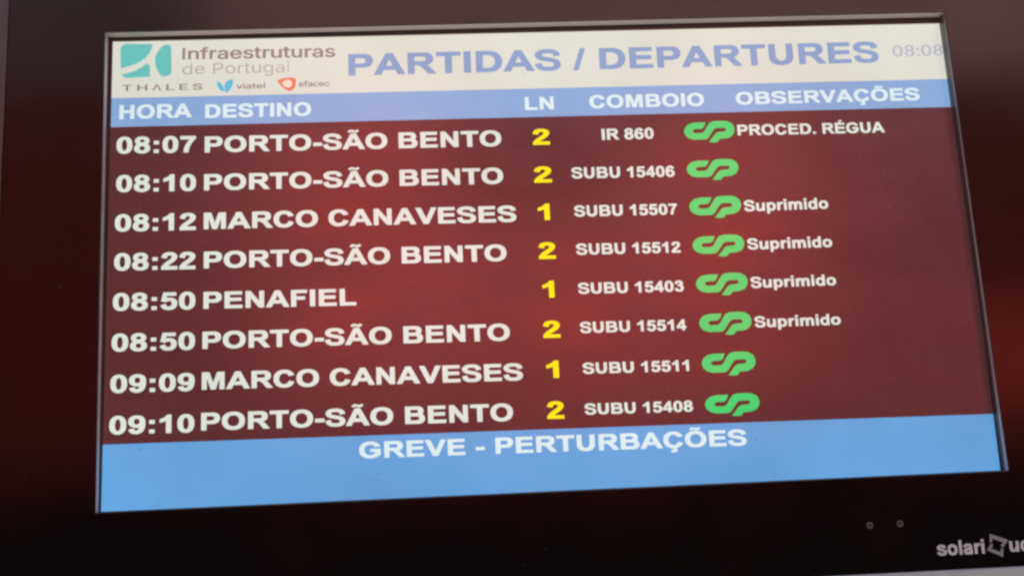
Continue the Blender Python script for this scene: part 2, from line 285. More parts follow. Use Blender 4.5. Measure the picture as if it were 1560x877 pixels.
  'Ç': (1479, '631,-450 722,-460 834,-444 918,-411 972,-366 1015,-268 1011,-184 991,-142 962,-114 866,-72 864,-58 876,-45 960,-29 1072,12 1217,110 1271,166 1338,261 1413,446 1072,554 1030,440 954,334 875,278 764,252 694,259 610,295 548,348 497,418 454,516 429,628 422,740 433,866 454,950 497,1048 548,1118 610,1171 666,1199 736,1213 820,1207 876,1187 932,1151 979,1104 1018,1048 1058,959 1072,952 1397,1034 1405,1048 1366,1151 1310,1249 1184,1384 1124,1426 1016,1478 834,1515 680,1515 554,1495 442,1454 331,1384 218,1267 153,1160 105,1034 77,894 70,656 88,502 124,376 184,250 288,119 386,43 498,-11 638,-46 638,-119 661,-170 708,-208 795,-240 799,-254 788,-268 736,-281 568,-264 542,-422 553,-436'),
  'É': (1366, '128,-16 162,-27 1268,-27 1293,-16 1299,250 1282,272 484,274 472,292 475,614 1198,618 1220,628 1227,656 1227,894 1212,917 477,922 476,1188 1240,1191 1264,1216 1264,1468 1254,1487 148,1493 128,1482|520,1538 540,1528 722,1528 750,1537 1026,1818 1036,1832 1030,1858 1002,1867 680,1865 515,1566'),
  'Õ': (1593, '666,-44 792,-52 946,-42 1072,-11 1198,47 1301,124 1407,250 1471,376 1508,502 1528,656 1520,894 1490,1034 1439,1160 1366,1272 1251,1384 1142,1449 1016,1494 876,1515 652,1508 512,1474 400,1422 292,1342 186,1216 122,1090 85,964 65,810 73,572 103,432 177,264 263,152 400,44 512,-8|708,263 638,290 582,328 526,384 484,447 448,530 425,628 423,824 470,992 511,1062 568,1126 624,1168 694,1199 834,1212 904,1197 988,1156 1048,1104 1108,1020 1145,936 1168,838 1170,642 1123,474 1071,390 1016,332 958,292 876,261 792,252|551,1552 568,1543 581,1552 615,1622 652,1642 890,1557 946,1554 999,1566 1107,1636 1183,1762 1016,1863 960,1777 932,1759 694,1842 624,1846 568,1832 465,1762 398,1636'),
}
PLAIN = {
  'A': (390, '0,0 150,509 235,509 385,0 300,0 192,400 85,0'),
  'E': (419, '50,-8 372,-10 385,-8 392,0 392,56 387,64 380,67 156,67 142,72 142,216 148,219 356,219 370,224 372,232 372,288 364,294 146,296 142,304 143,440 380,443 388,448 389,456 388,512 372,519 60,519 44,512 43,0'),
  'H': (517, '50,-8 124,-10 134,-8 142,0 142,216 148,221 156,222 372,220 375,216 375,0 388,-10 460,-10 468,-7 474,0 473,512 460,518 452,519 388,518 376,512 375,304 364,299 148,299 142,304 141,512 124,519 60,519 44,512 43,0'),
  'I': (190, '52,-8 138,-8 138,517 52,517'),
  'L': (393, '50,-8 364,-10 372,-7 378,0 378,56 372,65 356,67 156,67 142,72 142,504 140,513 124,519 60,519 44,512 43,0'),
  'P': (445, '50,-8 124,-10 134,-8 142,0 142,168 148,175 252,176 308,185 340,198 364,213 385,232 402,256 417,288 424,320 425,360 421,392 410,424 397,448 376,472 348,492 308,509 252,518 60,519 44,512 43,0|148,252 142,256 143,440 252,441 276,435 300,421 320,392 327,352 323,312 306,280 286,264 260,255'),
  'S': (447, '187,-17 238,-19 278,-14 318,-4 350,11 377,31 399,55 416,87 424,119 425,151 418,183 401,215 378,239 350,258 318,273 174,319 149,335 137,351 132,383 136,399 145,415 158,428 174,438 214,448 254,446 289,431 311,407 321,375 326,371 334,368 398,368 406,369 417,375 416,399 409,423 396,447 377,471 358,487 331,503 302,515 270,522 230,525 190,523 150,514 118,501 85,479 62,455 47,431 37,399 35,367 40,335 55,303 78,278 110,256 142,242 286,196 310,181 326,159 328,143 326,119 319,103 306,87 270,66 230,59 189,63 153,79 131,103 117,143 102,147 38,147 26,143 21,135 29,95 44,63 62,39 86,19 118,1 150,-10'),
  'T': (449, '183,-8 256,-10 266,-8 274,0 275,440 424,443 433,448 434,456 433,512 424,518 32,519 16,512 15,456 16,448 24,443 175,440 176,0'),
  'a': (389, '132,-17 166,-18 198,-15 230,-5 254,9 262,-4 270,-9 342,-9 354,-1 354,255 349,295 336,327 318,351 294,369 262,384 222,393 182,394 142,389 110,379 78,362 56,343 37,319 25,295 25,287 30,284 102,264 117,271 132,295 150,310 174,319 198,321 214,319 234,311 243,303 253,287 257,271 257,247 247,239 142,225 86,210 46,187 29,167 21,151 14,119 15,87 21,63 33,39 46,23 70,4 102,-10|134,63 115,79 110,95 111,119 119,135 134,146 158,154 254,170 258,167 258,127 254,111 246,95 230,76 211,63 190,57 158,56'),
  'c': (396, '177,-16 210,-18 250,-14 282,-5 308,8 331,24 354,48 369,72 380,104 369,112 314,125 298,126 288,120 278,96 257,72 234,60 202,57 178,61 159,72 143,88 128,112 120,136 114,168 116,224 132,272 146,292 162,307 178,315 202,320 226,318 242,313 266,296 278,280 289,256 298,252 314,254 376,272 378,280 364,312 348,336 332,352 290,378 242,392 202,394 162,390 130,380 94,360 68,336 45,304 30,272 20,232 17,184 20,144 31,104 50,64 76,32 106,9 138,-7'),
  'd': (424, '167,-16 202,-18 234,-14 258,-6 290,14 296,8 296,0 306,-9 378,-9 389,0 389,504 388,512 378,518 306,518 295,512 294,368 290,363 258,383 226,392 178,394 138,386 100,368 74,347 52,320 34,285 20,232 17,184 22,136 36,88 58,48 90,16 130,-7|178,61 162,69 146,83 125,120 114,168 116,224 131,272 154,302 169,312 186,318 218,319 234,314 253,304 268,288 282,264 293,216 292,152 277,104 251,72 234,62 218,58 194,57'),
  'e': (404, '181,-16 218,-18 250,-15 280,-8 306,3 330,17 355,40 371,64 381,88 380,96 370,100 314,114 298,114 290,109 273,80 258,68 234,58 202,57 178,62 158,72 141,88 125,112 115,152 122,159 370,159 378,160 388,168 387,216 382,256 372,288 356,320 336,344 306,368 274,383 234,392 194,394 154,388 120,376 90,357 67,336 45,304 28,264 19,224 17,176 22,136 33,96 50,63 76,32 106,9 138,-6|122,231 116,232 118,248 128,272 139,288 168,312 202,320 234,315 263,296 279,272 290,232'),
  'f': (254, '70,-8 142,-10 152,-8 159,0 159,312 166,317 230,317 240,320 245,328 243,384 230,389 166,389 159,392 160,432 170,456 182,463 198,464 230,459 243,464 260,520 255,528 246,531 214,538 174,539 142,533 112,520 85,496 71,472 64,440 64,392 54,389 6,389 -8,384 -11,328 -5,320 6,317 54,317 64,312 64,0'),
  'g': (425, '172,-159 242,-158 304,-143 330,-128 352,-111 365,-95 378,-71 386,-47 389,-15 389,377 386,385 378,389 306,388 300,385 296,369 290,363 258,383 226,392 178,394 138,386 103,369 73,345 48,313 32,281 23,249 18,217 21,145 38,89 52,65 72,41 92,25 121,9 170,-4 226,-3 258,6 290,25 294,17 293,-23 286,-47 266,-71 242,-82 202,-87 170,-82 146,-70 118,-39 106,-31 90,-33 38,-63 34,-71 43,-87 63,-111 82,-127 122,-147|178,73 160,81 146,93 136,105 124,129 114,177 116,225 127,265 149,297 178,316 194,319 218,319 234,315 251,305 268,289 282,265 294,217 292,153 279,113 268,97 250,81 218,70'),
  'i': (167, '43,-8 113,-10 124,-8 131,0 131,376 129,384 121,388 49,389 38,384 36,376 36,0|53,440 73,434 89,433 113,439 127,448 139,464 143,480 142,496 133,512 113,527 89,534 65,531 43,520 29,504 24,480 33,456'),
  'l': (170, '45,-8 125,-8 125,560 45,560'),
  'n': (410, '43,-8 117,-10 125,-7 131,0 131,224 134,256 143,280 163,304 181,314 205,319 229,317 253,305 267,288 276,264 279,232 279,0 286,-8 301,-10 357,-10 367,-8 373,-2 372,272 365,304 354,328 337,352 319,368 285,385 237,394 205,393 181,388 157,379 133,364 129,368 127,384 117,389 53,389 38,384 36,0'),
  'o': (415, '177,-16 210,-18 250,-14 290,-1 320,16 347,40 370,72 385,104 395,144 398,184 395,232 385,272 370,304 348,336 321,360 290,378 250,390 210,394 170,391 130,380 98,362 68,336 45,304 30,272 20,232 17,184 20,144 31,104 50,64 76,32 106,9 138,-7|178,61 159,72 146,84 125,120 114,168 116,224 132,272 158,304 186,317 226,318 242,313 258,303 273,288 287,264 296,240 301,208 299,152 283,104 256,72 242,63 218,57'),
  'r': (259, '43,-8 117,-10 125,-7 131,0 131,240 135,264 147,288 173,308 205,316 245,312 260,320 260,384 253,392 221,395 189,393 159,384 133,369 127,384 117,389 53,389 38,384 36,0'),
  's': (365, '150,-16 188,-18 220,-16 252,-8 284,5 308,21 325,40 340,64 347,88 347,120 342,144 328,168 313,184 288,200 260,212 154,240 139,248 128,264 127,288 136,304 156,317 180,322 204,321 226,312 241,296 254,272 260,269 276,268 327,280 341,288 325,328 300,359 268,379 228,391 188,394 156,392 124,385 99,376 76,361 56,344 40,320 32,296 30,264 35,240 47,216 68,194 92,179 116,169 220,142 236,134 247,120 250,96 243,80 223,64 196,56 164,57 140,65 123,80 108,112 100,116 31,104 19,96 31,56 60,21 100,-4'),
  't': (227, '141,-12 174,-14 206,-11 227,-4 230,4 215,60 206,63 158,62 150,68 143,92 144,316 206,317 220,324 221,380 214,387 206,389 150,390 143,396 141,476 126,481 62,481 50,476 48,468 46,393 38,390 -2,388 -10,380 -10,324 6,317 48,316 48,92 50,68 58,44 74,20 94,4 118,-7'),
  'u': (410, '155,-13 189,-15 221,-11 253,0 277,15 281,11 284,-5 293,-9 357,-10 372,-5 374,3 374,379 368,387 293,389 285,387 279,379 279,155 276,123 267,99 246,75 229,65 205,60 181,63 157,75 143,91 134,115 131,147 131,379 125,387 109,389 53,389 42,387 36,379 36,131 42,83 56,51 81,19 117,-3'),
  'v': (389, '152,-8 225,-10 236,-8 244,0 388,376 385,385 369,389 305,389 290,384 193,124 99,384 81,389 17,389 2,384 1,376 145,0'),
}
THIN = {
  'P': (445, '60,0 125,0 125,176 128,184 252,186 300,193 324,202 348,217 372,239 388,262 400,288 407,320 409,360 404,392 393,424 379,448 356,472 332,488 300,501 252,509 68,509 60,505|132,243 125,248 125,256 126,448 132,452 260,450 292,440 316,424 337,392 343,368 344,344 337,304 329,288 316,271 292,254 260,245'),
  'a': (389, '147,-9 190,-7 222,4 246,19 270,47 275,39 278,0 334,0 337,7 337,255 332,295 323,319 302,348 278,365 246,378 214,384 182,385 150,380 118,371 94,358 70,339 55,319 42,295 52,287 94,275 102,278 121,303 142,318 166,327 198,330 222,328 246,318 262,303 270,287 274,271 274,247 262,234 238,228 142,215 102,205 62,184 47,167 38,151 30,119 31,87 37,63 51,39 65,23 88,7 118,-4|150,47 118,58 98,79 93,95 93,111 102,137 120,151 150,163 238,177 270,186 273,183 273,119 264,95 253,79 230,61 206,50 182,46'),
  'd': (424, '184,-8 218,-7 250,2 281,24 306,57 312,48 314,0 371,0 370,507 322,509 314,509 310,504 310,328 306,320 282,352 250,375 218,384 170,383 130,371 98,351 70,320 49,280 37,232 34,176 42,120 56,80 82,41 111,16 146,-1|194,48 170,53 154,60 138,72 122,91 111,112 101,144 97,200 107,256 118,280 130,297 146,312 162,321 186,328 210,329 250,320 272,304 286,288 299,264 306,240 311,176 301,120 278,80 261,64 242,54 218,48'),
  'e': (404, '198,-8 258,-4 306,16 343,48 365,88 354,94 306,106 284,72 258,55 218,47 178,51 146,65 122,88 105,120 95,168 98,170 362,169 370,171 372,176 370,224 363,264 352,296 332,328 307,352 282,368 250,379 210,385 178,383 146,375 114,359 86,336 67,312 50,279 39,240 34,200 35,160 42,120 54,88 74,54 98,29 130,9 162,-3|98,221 99,240 107,264 130,299 162,321 202,330 242,324 274,303 296,272 309,224 306,221'),
  'g': (425, '190,-151 250,-148 282,-139 306,-129 341,-103 354,-85 365,-63 371,-39 373,-7 373,369 370,380 314,379 312,329 306,322 282,353 260,369 242,378 194,385 146,377 114,362 84,337 61,305 46,273 38,241 34,209 34,177 39,137 48,105 59,81 76,57 98,36 122,21 154,9 186,5 218,6 242,11 270,25 287,41 306,67 311,57 311,-15 306,-39 290,-67 266,-84 242,-93 218,-96 170,-93 137,-79 98,-42 51,-71 74,-103 106,-128 146,-144|170,65 150,73 130,89 118,105 107,129 100,153 97,185 102,241 119,281 131,297 149,313 186,328 210,329 234,326 250,320 271,305 286,289 299,265 307,241 311,209 311,177 307,145 290,103 274,84 258,72 242,65 218,60 194,60'),
  'l': (150, '55,0 95,0 95,560 55,560'),
  'o': (415, '193,-8 234,-7 266,1 298,16 322,34 348,64 365,96 375,128 381,168 380,216 373,256 361,288 342,320 321,344 290,365 258,378 218,385 178,383 146,375 116,360 90,339 67,312 50,280 40,248 34,208 35,160 42,120 54,88 73,56 98,30 130,8 162,-3|194,48 170,53 154,60 138,73 119,96 101,144 97,176 98,208 103,240 111,264 122,284 138,303 170,323 194,329 218,329 242,324 266,312 282,298 296,280 314,232 318,200 318,168 312,136 304,112 291,88 276,72 258,59 242,52 218,47'),
  'r': (259, '52,0 109,0 114,8 114,240 118,264 124,280 141,301 165,317 197,325 237,323 244,328 244,376 240,384 197,384 165,375 134,352 117,325 112,336 112,376 109,380 61,380 52,376'),
  't': (227, '156,-4 198,-2 213,4 201,52 150,53 138,60 129,76 126,100 126,324 134,327 198,327 204,332 204,372 198,380 126,380 126,468 118,472 70,472 65,468 64,460 63,380 6,379 6,332 14,327 62,327 65,324 64,92 67,68 75,44 86,26 104,12 126,1'),
  'u': (410, '170,-5 213,-3 245,9 270,27 293,57 297,51 298,3 301,0 349,0 358,3 357,380 299,379 296,371 295,147 290,115 279,91 261,70 237,57 205,51 181,52 157,61 138,75 122,99 114,139 114,371 109,380 52,379 52,131 59,83 77,45 101,19 133,2'),
}
LIGHTB = {
  '0': (453, '177,-7 224,-13 264,-9 300,1 336,23 362,49 384,84 402,129 412,177 417,241 414,313 404,369 387,417 363,457 331,489 296,509 256,519 216,521 176,515 144,503 113,481 84,449 66,417 51,377 41,329 36,273 38,201 47,145 63,97 85,57 112,28 144,6|216,56 192,64 178,73 160,92 144,121 126,185 122,273 132,353 142,385 155,409 167,425 185,441 208,451 232,453 256,448 279,433 293,417 307,393 319,361 326,329 331,281 331,233 328,193 321,153 310,121 297,97 284,81 264,65 240,57'),
  '8': (453, '169,-7 212,-12 252,-12 292,-5 324,7 356,25 382,49 398,73 410,105 412,153 407,177 397,201 381,225 365,241 342,257 324,265 364,297 384,329 391,353 394,377 392,401 386,425 369,457 340,486 308,505 268,518 236,521 196,520 164,513 132,499 105,481 84,458 69,433 61,409 60,361 72,321 96,289 129,265 108,256 87,241 72,225 56,201 46,177 41,153 41,121 45,97 59,65 87,33 123,9|204,57 164,71 151,81 138,97 128,129 132,169 153,201 180,219 220,229 260,224 292,207 316,178 324,145 321,113 308,88 278,65 244,56|212,297 180,308 158,329 146,361 148,401 161,425 188,446 220,454 252,451 276,440 297,417 307,385 305,353 292,327 268,306 244,297'),
  ':': (188, '67,-4 90,-10 106,-10 123,-4 143,12 151,28 152,52 145,68 129,84 106,92 82,91 62,84 45,68 39,52 39,28 48,12|76,268 98,265 115,268 132,276 146,292 152,308 151,332 142,348 122,363 98,368 74,364 57,356 43,340 38,324 40,300 58,277'),
}
TEXTS = [
  ('logo_word', 'header', 'Infraestruturas', 'PLAIN', 'grey_ink', -0.41919, 0.24592, -0.24079, 0.24502, 0.01441),
  ('logo_word', 'header', 'de Portugal', 'THIN', 'pale_grey_ink', -0.41898, 0.22738, -0.29556, 0.22708, 0.0135),
  ('sponsor_name', 'header', 'THALES', 'PLAIN', 'grey_ink', -0.48807, 0.20868, -0.39607, 0.2081, 0.00745),
  ('sponsor_name', 'header', 'viatel', 'PLAIN', 'grey_ink', -0.35663, 0.20787, -0.32316, 0.2078, 0.00651),
  ('sponsor_name', 'header', 'efacec', 'PLAIN', 'grey_ink', -0.28422, 0.20881, -0.24823, 0.20868, 0.00653),
  ('title_text', 'header', 'PARTIDAS / DEPARTURES', 'BOLD', 'blue_ink', -0.22575, 0.22127, 0.41442, 0.22202, 0.02612),
  ('clock_text', 'header', '08:08', 'LIGHTB', 'pale_blue_ink', 0.43228, 0.22868, 0.49487, 0.22866, 0.014),
  ('heading_text', 'columns', 'HORA', 'BOLD', 'cool_text', -0.49032, 0.1747, -0.40747, 0.1748, 0.01645),
  ('heading_text', 'columns', 'DESTINO', 'BOLD', 'cool_text', -0.39217, 0.17333, -0.27006, 0.17291, 0.01613),
  ('heading_text', 'columns', 'LN', 'BOLD', 'cool_text', -0.01901, 0.17289, 0.0153, 0.17285, 0.01554),
  ('heading_text', 'columns', 'COMBOIO', 'BOLD', 'cool_text', 0.05779, 0.17292, 0.19552, 0.17229, 0.0158),
  ('heading_text', 'columns', 'OBSERVAÇÕES', 'BOLD', 'cool_text', 0.23409, 0.17264, 0.45913, 0.17245, 0.0152),
  ('time_text', 'row0', '08:07', 'BOLD', 'white_text', -0.49274, 0.13326, -0.40256, 0.13218, 0.01951),
  ('destination_text', 'row0', 'PORTO-SÃO BENTO', 'BOLD', 'white_text', -0.39245, 0.13164, -0.0489, 0.12938, 0.01873),
  ('track_number', 'row0', '2', 'BOLD', 'yellow_text', -0.01178, 0.12967, 0.00837, 0.12957, 0.01891),
  ('train_code', 'row0', 'IR 860', 'BOLD', 'white_text', 0.07004, 0.13336, 0.13185, 0.1332, 0.01324),
  ('remark_text', 'row0', 'PROCED. RÉGUA', 'BOLD', 'white_text', 0.2328, 0.13421, 0.41137, 0.13296, 0.01279),
  ('time_text', 'row1', '08:10', 'BOLD', 'white_text', -0.49207, 0.08741, -0.40214, 0.08615, 0.01952),
  ('destination_text', 'row1', 'PORTO-SÃO BENTO', 'BOLD', 'white_text', -0.39284, 0.08625, -0.04858, 0.08378, 0.01876),
  ('track_number', 'row1', '2', 'BOLD', 'yellow_text', -0.0125, 0.08362, 0.00828, 0.08345, 0.01893),
  ('train_code', 'row1', 'SUBU 15406', 'BOLD', 'white_text', 0.03163, 0.08728, 0.15348, 0.08594, 0.01305),
  ('time_text', 'row2', '08:12', 'BOLD', 'white_text', -0.49248, 0.04107, -0.40171, 0.03997, 0.01952),
  ('destination_text', 'row2', 'MARCO CANAVESES', 'BOLD', 'white_text', -0.39286, 0.04045, -0.03537, 0.03759, 0.01878),
  ('track_number', 'row2', '1', 'BOLD', 'yellow_text', -0.01014, 0.03848, 0.00363, 0.0385, 0.01896),
  ('train_code', 'row2', 'SUBU 15507', 'BOLD', 'white_text', 0.03213, 0.04127, 0.15318, 0.04009, 0.01287),
  ('remark_text', 'row2', 'Suprimido', 'BOLD', 'white_text', 0.23266, 0.04109, 0.33313, 0.04143, 0.01298),
  ('time_text', 'row3', '08:22', 'BOLD', 'white_text', -0.49217, -0.00427, -0.40166, -0.00555, 0.01952),
  ('destination_text', 'row3', 'PORTO-SÃO BENTO', 'BOLD', 'white_text', -0.3925, -0.00511, -0.04884, -0.00828, 0.01878),
  ('track_number', 'row3', '2', 'BOLD', 'yellow_text', -0.01167, -0.00748, 0.00807, -0.0077, 0.01897),
  ('train_code', 'row3', 'SUBU 15512', 'BOLD', 'white_text', 0.03186, -0.00409, 0.15363, -0.00555, 0.0127),
  ('remark_text', 'row3', 'Suprimido', 'BOLD', 'white_text', 0.23257, -0.00473, 0.3331, -0.00501, 0.01281),
  ('time_text', 'row4', '08:50', 'BOLD', 'white_text', -0.49256, -0.05008, -0.40159, -0.05158, 0.01951),
  ('destination_text', 'row4', 'PENAFIEL', 'BOLD', 'white_text', -0.3925, -0.05154, -0.22152, -0.0537, 0.01872),
  ('track_number', 'row4', '1', 'BOLD', 'yellow_text', -0.00942, -0.05295, 0.00415, -0.05298, 0.01898),
  ('train_code', 'row4', 'SUBU 15403', 'BOLD', 'white_text', 0.03154, -0.05, 0.15401, -0.05136, 0.01252),
  ('remark_text', 'row4', 'Suprimido', 'BOLD', 'white_text', 0.23245, -0.05032, 0.33311, -0.05044, 0.01263),
  ('time_text', 'row5', '08:50', 'BOLD', 'white_text', -0.49293, -0.096, -0.40153, -0.09733, 0.01949),
  ('destination_text', 'row5', 'PORTO-SÃO BENTO', 'BOLD', 'white_text', -0.39322, -0.09692, -0.0492, -0.1005, 0.01879),
  ('track_number', 'row5', '2', 'BOLD', 'yellow_text', -0.01102, -0.09917, 0.00845, -0.09947, 0.01898),
  ('train_code', 'row5', 'SUBU 15514', 'BOLD', 'white_text', 0.03121, -0.09528, 0.15363, -0.09651, 0.01235),
  ('remark_text', 'row5', 'Suprimido', 'BOLD', 'white_text', 0.23299, -0.09647, 0.33374, -0.09682, 0.01246),
  ('time_text', 'row6', '09:09', 'BOLD', 'white_text', -0.49327, -0.14199, -0.40146, -0.14318, 0.01947),
  ('destination_text', 'row6', 'MARCO CANAVESES', 'BOLD', 'white_text', -0.39357, -0.14241, -0.03643, -0.14617, 0.01879),
  ('track_number', 'row6', '1', 'BOLD', 'yellow_text', -0.00963, -0.14487, 0.00451, -0.14499, 0.01897),
  ('train_code', 'row6', 'SUBU 15511', 'BOLD', 'white_text', 0.03153, -0.14183, 0.15308, -0.14331, 0.01218),
  ('time_text', 'row7', '09:10', 'BOLD', 'white_text', -0.49326, -0.18734, -0.40139, -0.18874, 0.01945),
  ('destination_text', 'row7', 'PORTO-SÃO BENTO', 'BOLD', 'white_text', -0.39392, -0.18726, -0.04959, -0.19092, 0.01878),
  ('track_number', 'row7', '2', 'BOLD', 'yellow_text', -0.01124, -0.19055, 0.00796, -0.19092, 0.01896),
  ('train_code', 'row7', 'SUBU 15408', 'BOLD', 'white_text', 0.0311, -0.1877, 0.15407, -0.18913, 0.012),
  ('message_text', 'message', 'GREVE - PERTURBAÇÕES', 'BOLD', 'cool_text', -0.22148, -0.22518, 0.21223, -0.2295, 0.0174),
  ('maker_text', 'bezel', 'solari', 'BOLD', 'print', 0.40901, -0.35884, 0.46277, -0.35895, 0.01505),
  ('maker_text', 'bezel', 'udine', 'BOLD', 'print', 0.49108, -0.35854, 0.54556, -0.35866, 0.01511),
]
LOGOS = [[0.16847, 0.22928, 0.15275, 0.12625, 0.13952, 0.13942], [0.16807, 0.23004, 0.10548, 0.08015, 0.09293, 0.09266], [0.16771, 0.22926, 0.06048, 0.0339, 0.04736, 0.04697], [0.16801, 0.22914, 0.01368, -0.01214, 0.001, 0.00049], [0.16833, 0.22905, -0.0317, -0.05794, -0.04454, -0.04516], [0.16857, 0.22963, -0.07764, -0.1039, -0.09041, -0.09118], [0.16796, 0.23011, -0.1237, -0.15071, -0.13676, -0.13771], [0.16805, 0.23051, -0.171, -0.19652, -0.18324, -0.18433]]
ICONS = [
  ('company_emblem', 'header', 'teal', [(-0.49101, 0.26104), (-0.4896, 0.26479), (-0.48528, 0.26677), (-0.45375, 0.266), (-0.45454, 0.2611), (-0.45707, 0.25501), (-0.46091, 0.24991), (-0.46651, 0.24514), (-0.47212, 0.24218), (-0.47904, 0.23953), (-0.48986, 0.23633)]),
  ('company_emblem', 'header', 'teal', [(-0.48883, 0.22918), (-0.4806, 0.23084), (-0.47283, 0.23374), (-0.46593, 0.2376), (-0.46121, 0.2419), (-0.45655, 0.2399), (-0.45631, 0.22562), (-0.48395, 0.22465), (-0.48747, 0.22661)]),
  ('company_emblem', 'header', 'teal', [(-0.43839, 0.26506), (-0.43443, 0.26421), (-0.43219, 0.2615), (-0.4316, 0.23034), (-0.43305, 0.22756), (-0.43652, 0.22596), (-0.44131, 0.22514), (-0.44484, 0.22786), (-0.44798, 0.23357), (-0.45046, 0.24116), (-0.45083, 0.24777), (-0.4496, 0.25293), (-0.44662, 0.25853), (-0.44318, 0.26271)]),
  ('sponsor_icon', 'header', 'sky_blue', [(-0.37887, 0.21813), (-0.37555, 0.21658), (-0.37301, 0.21339), (-0.37104, 0.20875), (-0.36967, 0.20601), (-0.37297, 0.20548), (-0.37688, 0.20891), (-0.37865, 0.21353)]),
  ('sponsor_icon', 'header', 'sky_blue', [(-0.36037, 0.21994), (-0.36074, 0.21411), (-0.36228, 0.20936), (-0.36499, 0.20527), (-0.3681, 0.20327), (-0.37006, 0.20706), (-0.37047, 0.21124), (-0.36913, 0.21641), (-0.36582, 0.21904)]),
  ('sponsor_icon', 'header', 'orange', [(-0.30916, 0.21631), (-0.30365, 0.21952), (-0.29384, 0.22052), (-0.28757, 0.2191), (-0.28722, 0.21323), (-0.28904, 0.20701), (-0.29396, 0.20338), (-0.29982, 0.20562), (-0.30468, 0.21055)]),
  ('icon_centre', 'header', 'white_ink', [(-0.30369, 0.21366), (-0.30073, 0.21672), (-0.29484, 0.21762), (-0.29192, 0.21545), (-0.29155, 0.21125), (-0.29393, 0.20756), (-0.29824, 0.20809), (-0.30175, 0.21048)]),
  ('maker_emblem', 'bezel', 'grey_print', [(0.47043, -0.33848), (0.49071, -0.34595), (0.48327, -0.35401), (0.48123, -0.35169), (0.4844, -0.34804), (0.4726, -0.34367), (0.47251, -0.34684), (0.46931, -0.34827)]),
  ('maker_emblem', 'bezel', 'grey_print', [(0.48261, -0.36394), (0.46532, -0.35585), (0.47058, -0.34881), (0.47305, -0.35035), (0.47019, -0.35434), (0.48031, -0.35862), (0.48111, -0.35517), (0.48393, -0.35404)]),
]
SENSORS = [(0.33698, -0.32306), (0.37101, -0.32287)]

FONTS = {'BOLD': BOLD, 'PLAIN': PLAIN, 'THIN': THIN, 'LIGHTB': LIGHTB}
CAP = {'BOLD': 1.470, 'PLAIN': 0.5087 + 0.004, 'THIN': 0.509, 'LIGHTB': 0.513}

def outline(glyph):
    return [[tuple(float(c) / 1000 for c in p.split(',')) for p in L.split(' ')] for L in glyph.split('|')] if glyph else []

def lettering(name, text, font, x0, z0, x1, z1, cap, y, mat, parent):
    tab = FONTS[font]
    pen = 0.0; loops = []
    for ch in text:
        if ch == ' ':
            pen += 0.20 if font != 'BOLD' else 0.569
            continue
        adv, g = tab[ch]
        for L in outline(g):
            loops.append([(a + pen, b) for a, b in L])
        pen += adv / 1000 + (0.16 if text == 'THALES' else 0)
    xs = [p[0] for L in loops for p in L]
    a, b = min(xs), max(xs)
    out = []
    sy = cap / CAP[font]
    for L in loops:
        q = []
        for x, z in L:
            t = (x - a) / (b - a)
            q.append((x0 + t * (x1 - x0), z0 + t * (z1 - z0) + z * sy))
        out.append(q)
    return fill(name, out, y, mat, parent)

# ------------------------------------------------------------------ ground and the unseen backdrop added for the glass to mirror
bm = bmesh.new()
box(bm, -60, 60, -60, 60, -0.2, 0)
ground = from_bm('ground', bm, material('worn_concrete', (0.11, 0.105, 0.10), 0.85, noise=0.25, scale=1.2, bump=0.4, bscale=60, spec=0.15))
ground['kind'] = 'structure'

backdrop = bpy.data.objects.new('reflection_backdrop', None)
COL.objects.link(backdrop)
backdrop.location = (0, -7.0, 0)  # unseen, added behind the camera to give the glass red and grey reflections
backdrop['label'] = 'dull red wall over a black plinth facing the monitor, unseen, added to redden its glass'
backdrop['category'] = 'backdrop'
backdrop_red = material('backdrop_dark_red', (0.072, 0.0085, 0.008), 0.9, noise=0.6, scale=0.45, bump=0.5, bscale=20, spec=0.1)
panel_red = material('panel_red', (0.74, 0.060, 0.036), 0.8, noise=0.3, scale=1.5, spec=0.1)
panel_dull = material('panel_dull_red', (0.26, 0.030, 0.022), 0.9, noise=0.3, scale=1.5, spec=0.1)
backdrop_grey = material('backdrop_rose_grey', (0.23, 0.135, 0.145), 0.9, noise=0.45, scale=0.5, spec=0.1)
base_black = material('base_black', (0.004, 0.004, 0.0045), 0.8, noise=0.3, scale=2, spec=0.02)
bm = bmesh.new(); box(bm, -14, 14, -0.5, 0, 1.95, 4.95); from_bm('backdrop_field', bm, backdrop_red, backdrop)
bm = bmesh.new(); box(bm, -2.0, 14, -0.5, 0.02, 4.95, 6.2); from_bm('backdrop_top', bm, backdrop_grey, backdrop)
bm = bmesh.new(); box(bm, -14, -2.0, -0.5, 0.015, 4.95, 6.2); from_bm('backdrop_top', bm, material('backdrop_top_dark', (0.075, 0.048, 0.055), 0.9, noise=0.45, scale=0.5, spec=0.1), backdrop)  # added darker left part, dims the reflection on that side
bm = bmesh.new(); box(bm, -14, 14, -0.6, 0.10, 0, 1.95); from_bm('base', bm, base_black, backdrop)  # added black part, keeps the lower glass reflection dark
bm = bmesh.new(); box(bm, -14.1, 14.1, -0.6, 0.06, 6.2, 6.35); from_bm('backdrop_cap', bm, material('backdrop_cap_grey', (0.2, 0.19, 0.18), 0.9, noise=0.2, scale=2), backdrop)
for (xa, xb, za, zb) in ((-1.4, -0.1, 2.6, 4.9), (0.15, 1.25, 2.4, 3.7), (1.5, 2.7, 2.5, 4.8), (3.4, 5.6, 2.2, 3.1)):  # added red panels, placed to make brighter blotches in the reflection
    bm = bmesh.new(); box(bm, xa, xb, 0, 0.05, za, zb)
    bevel(from_bm('reflect_panel', bm, panel_dull if xa > 3 else panel_red, backdrop), 0.01)

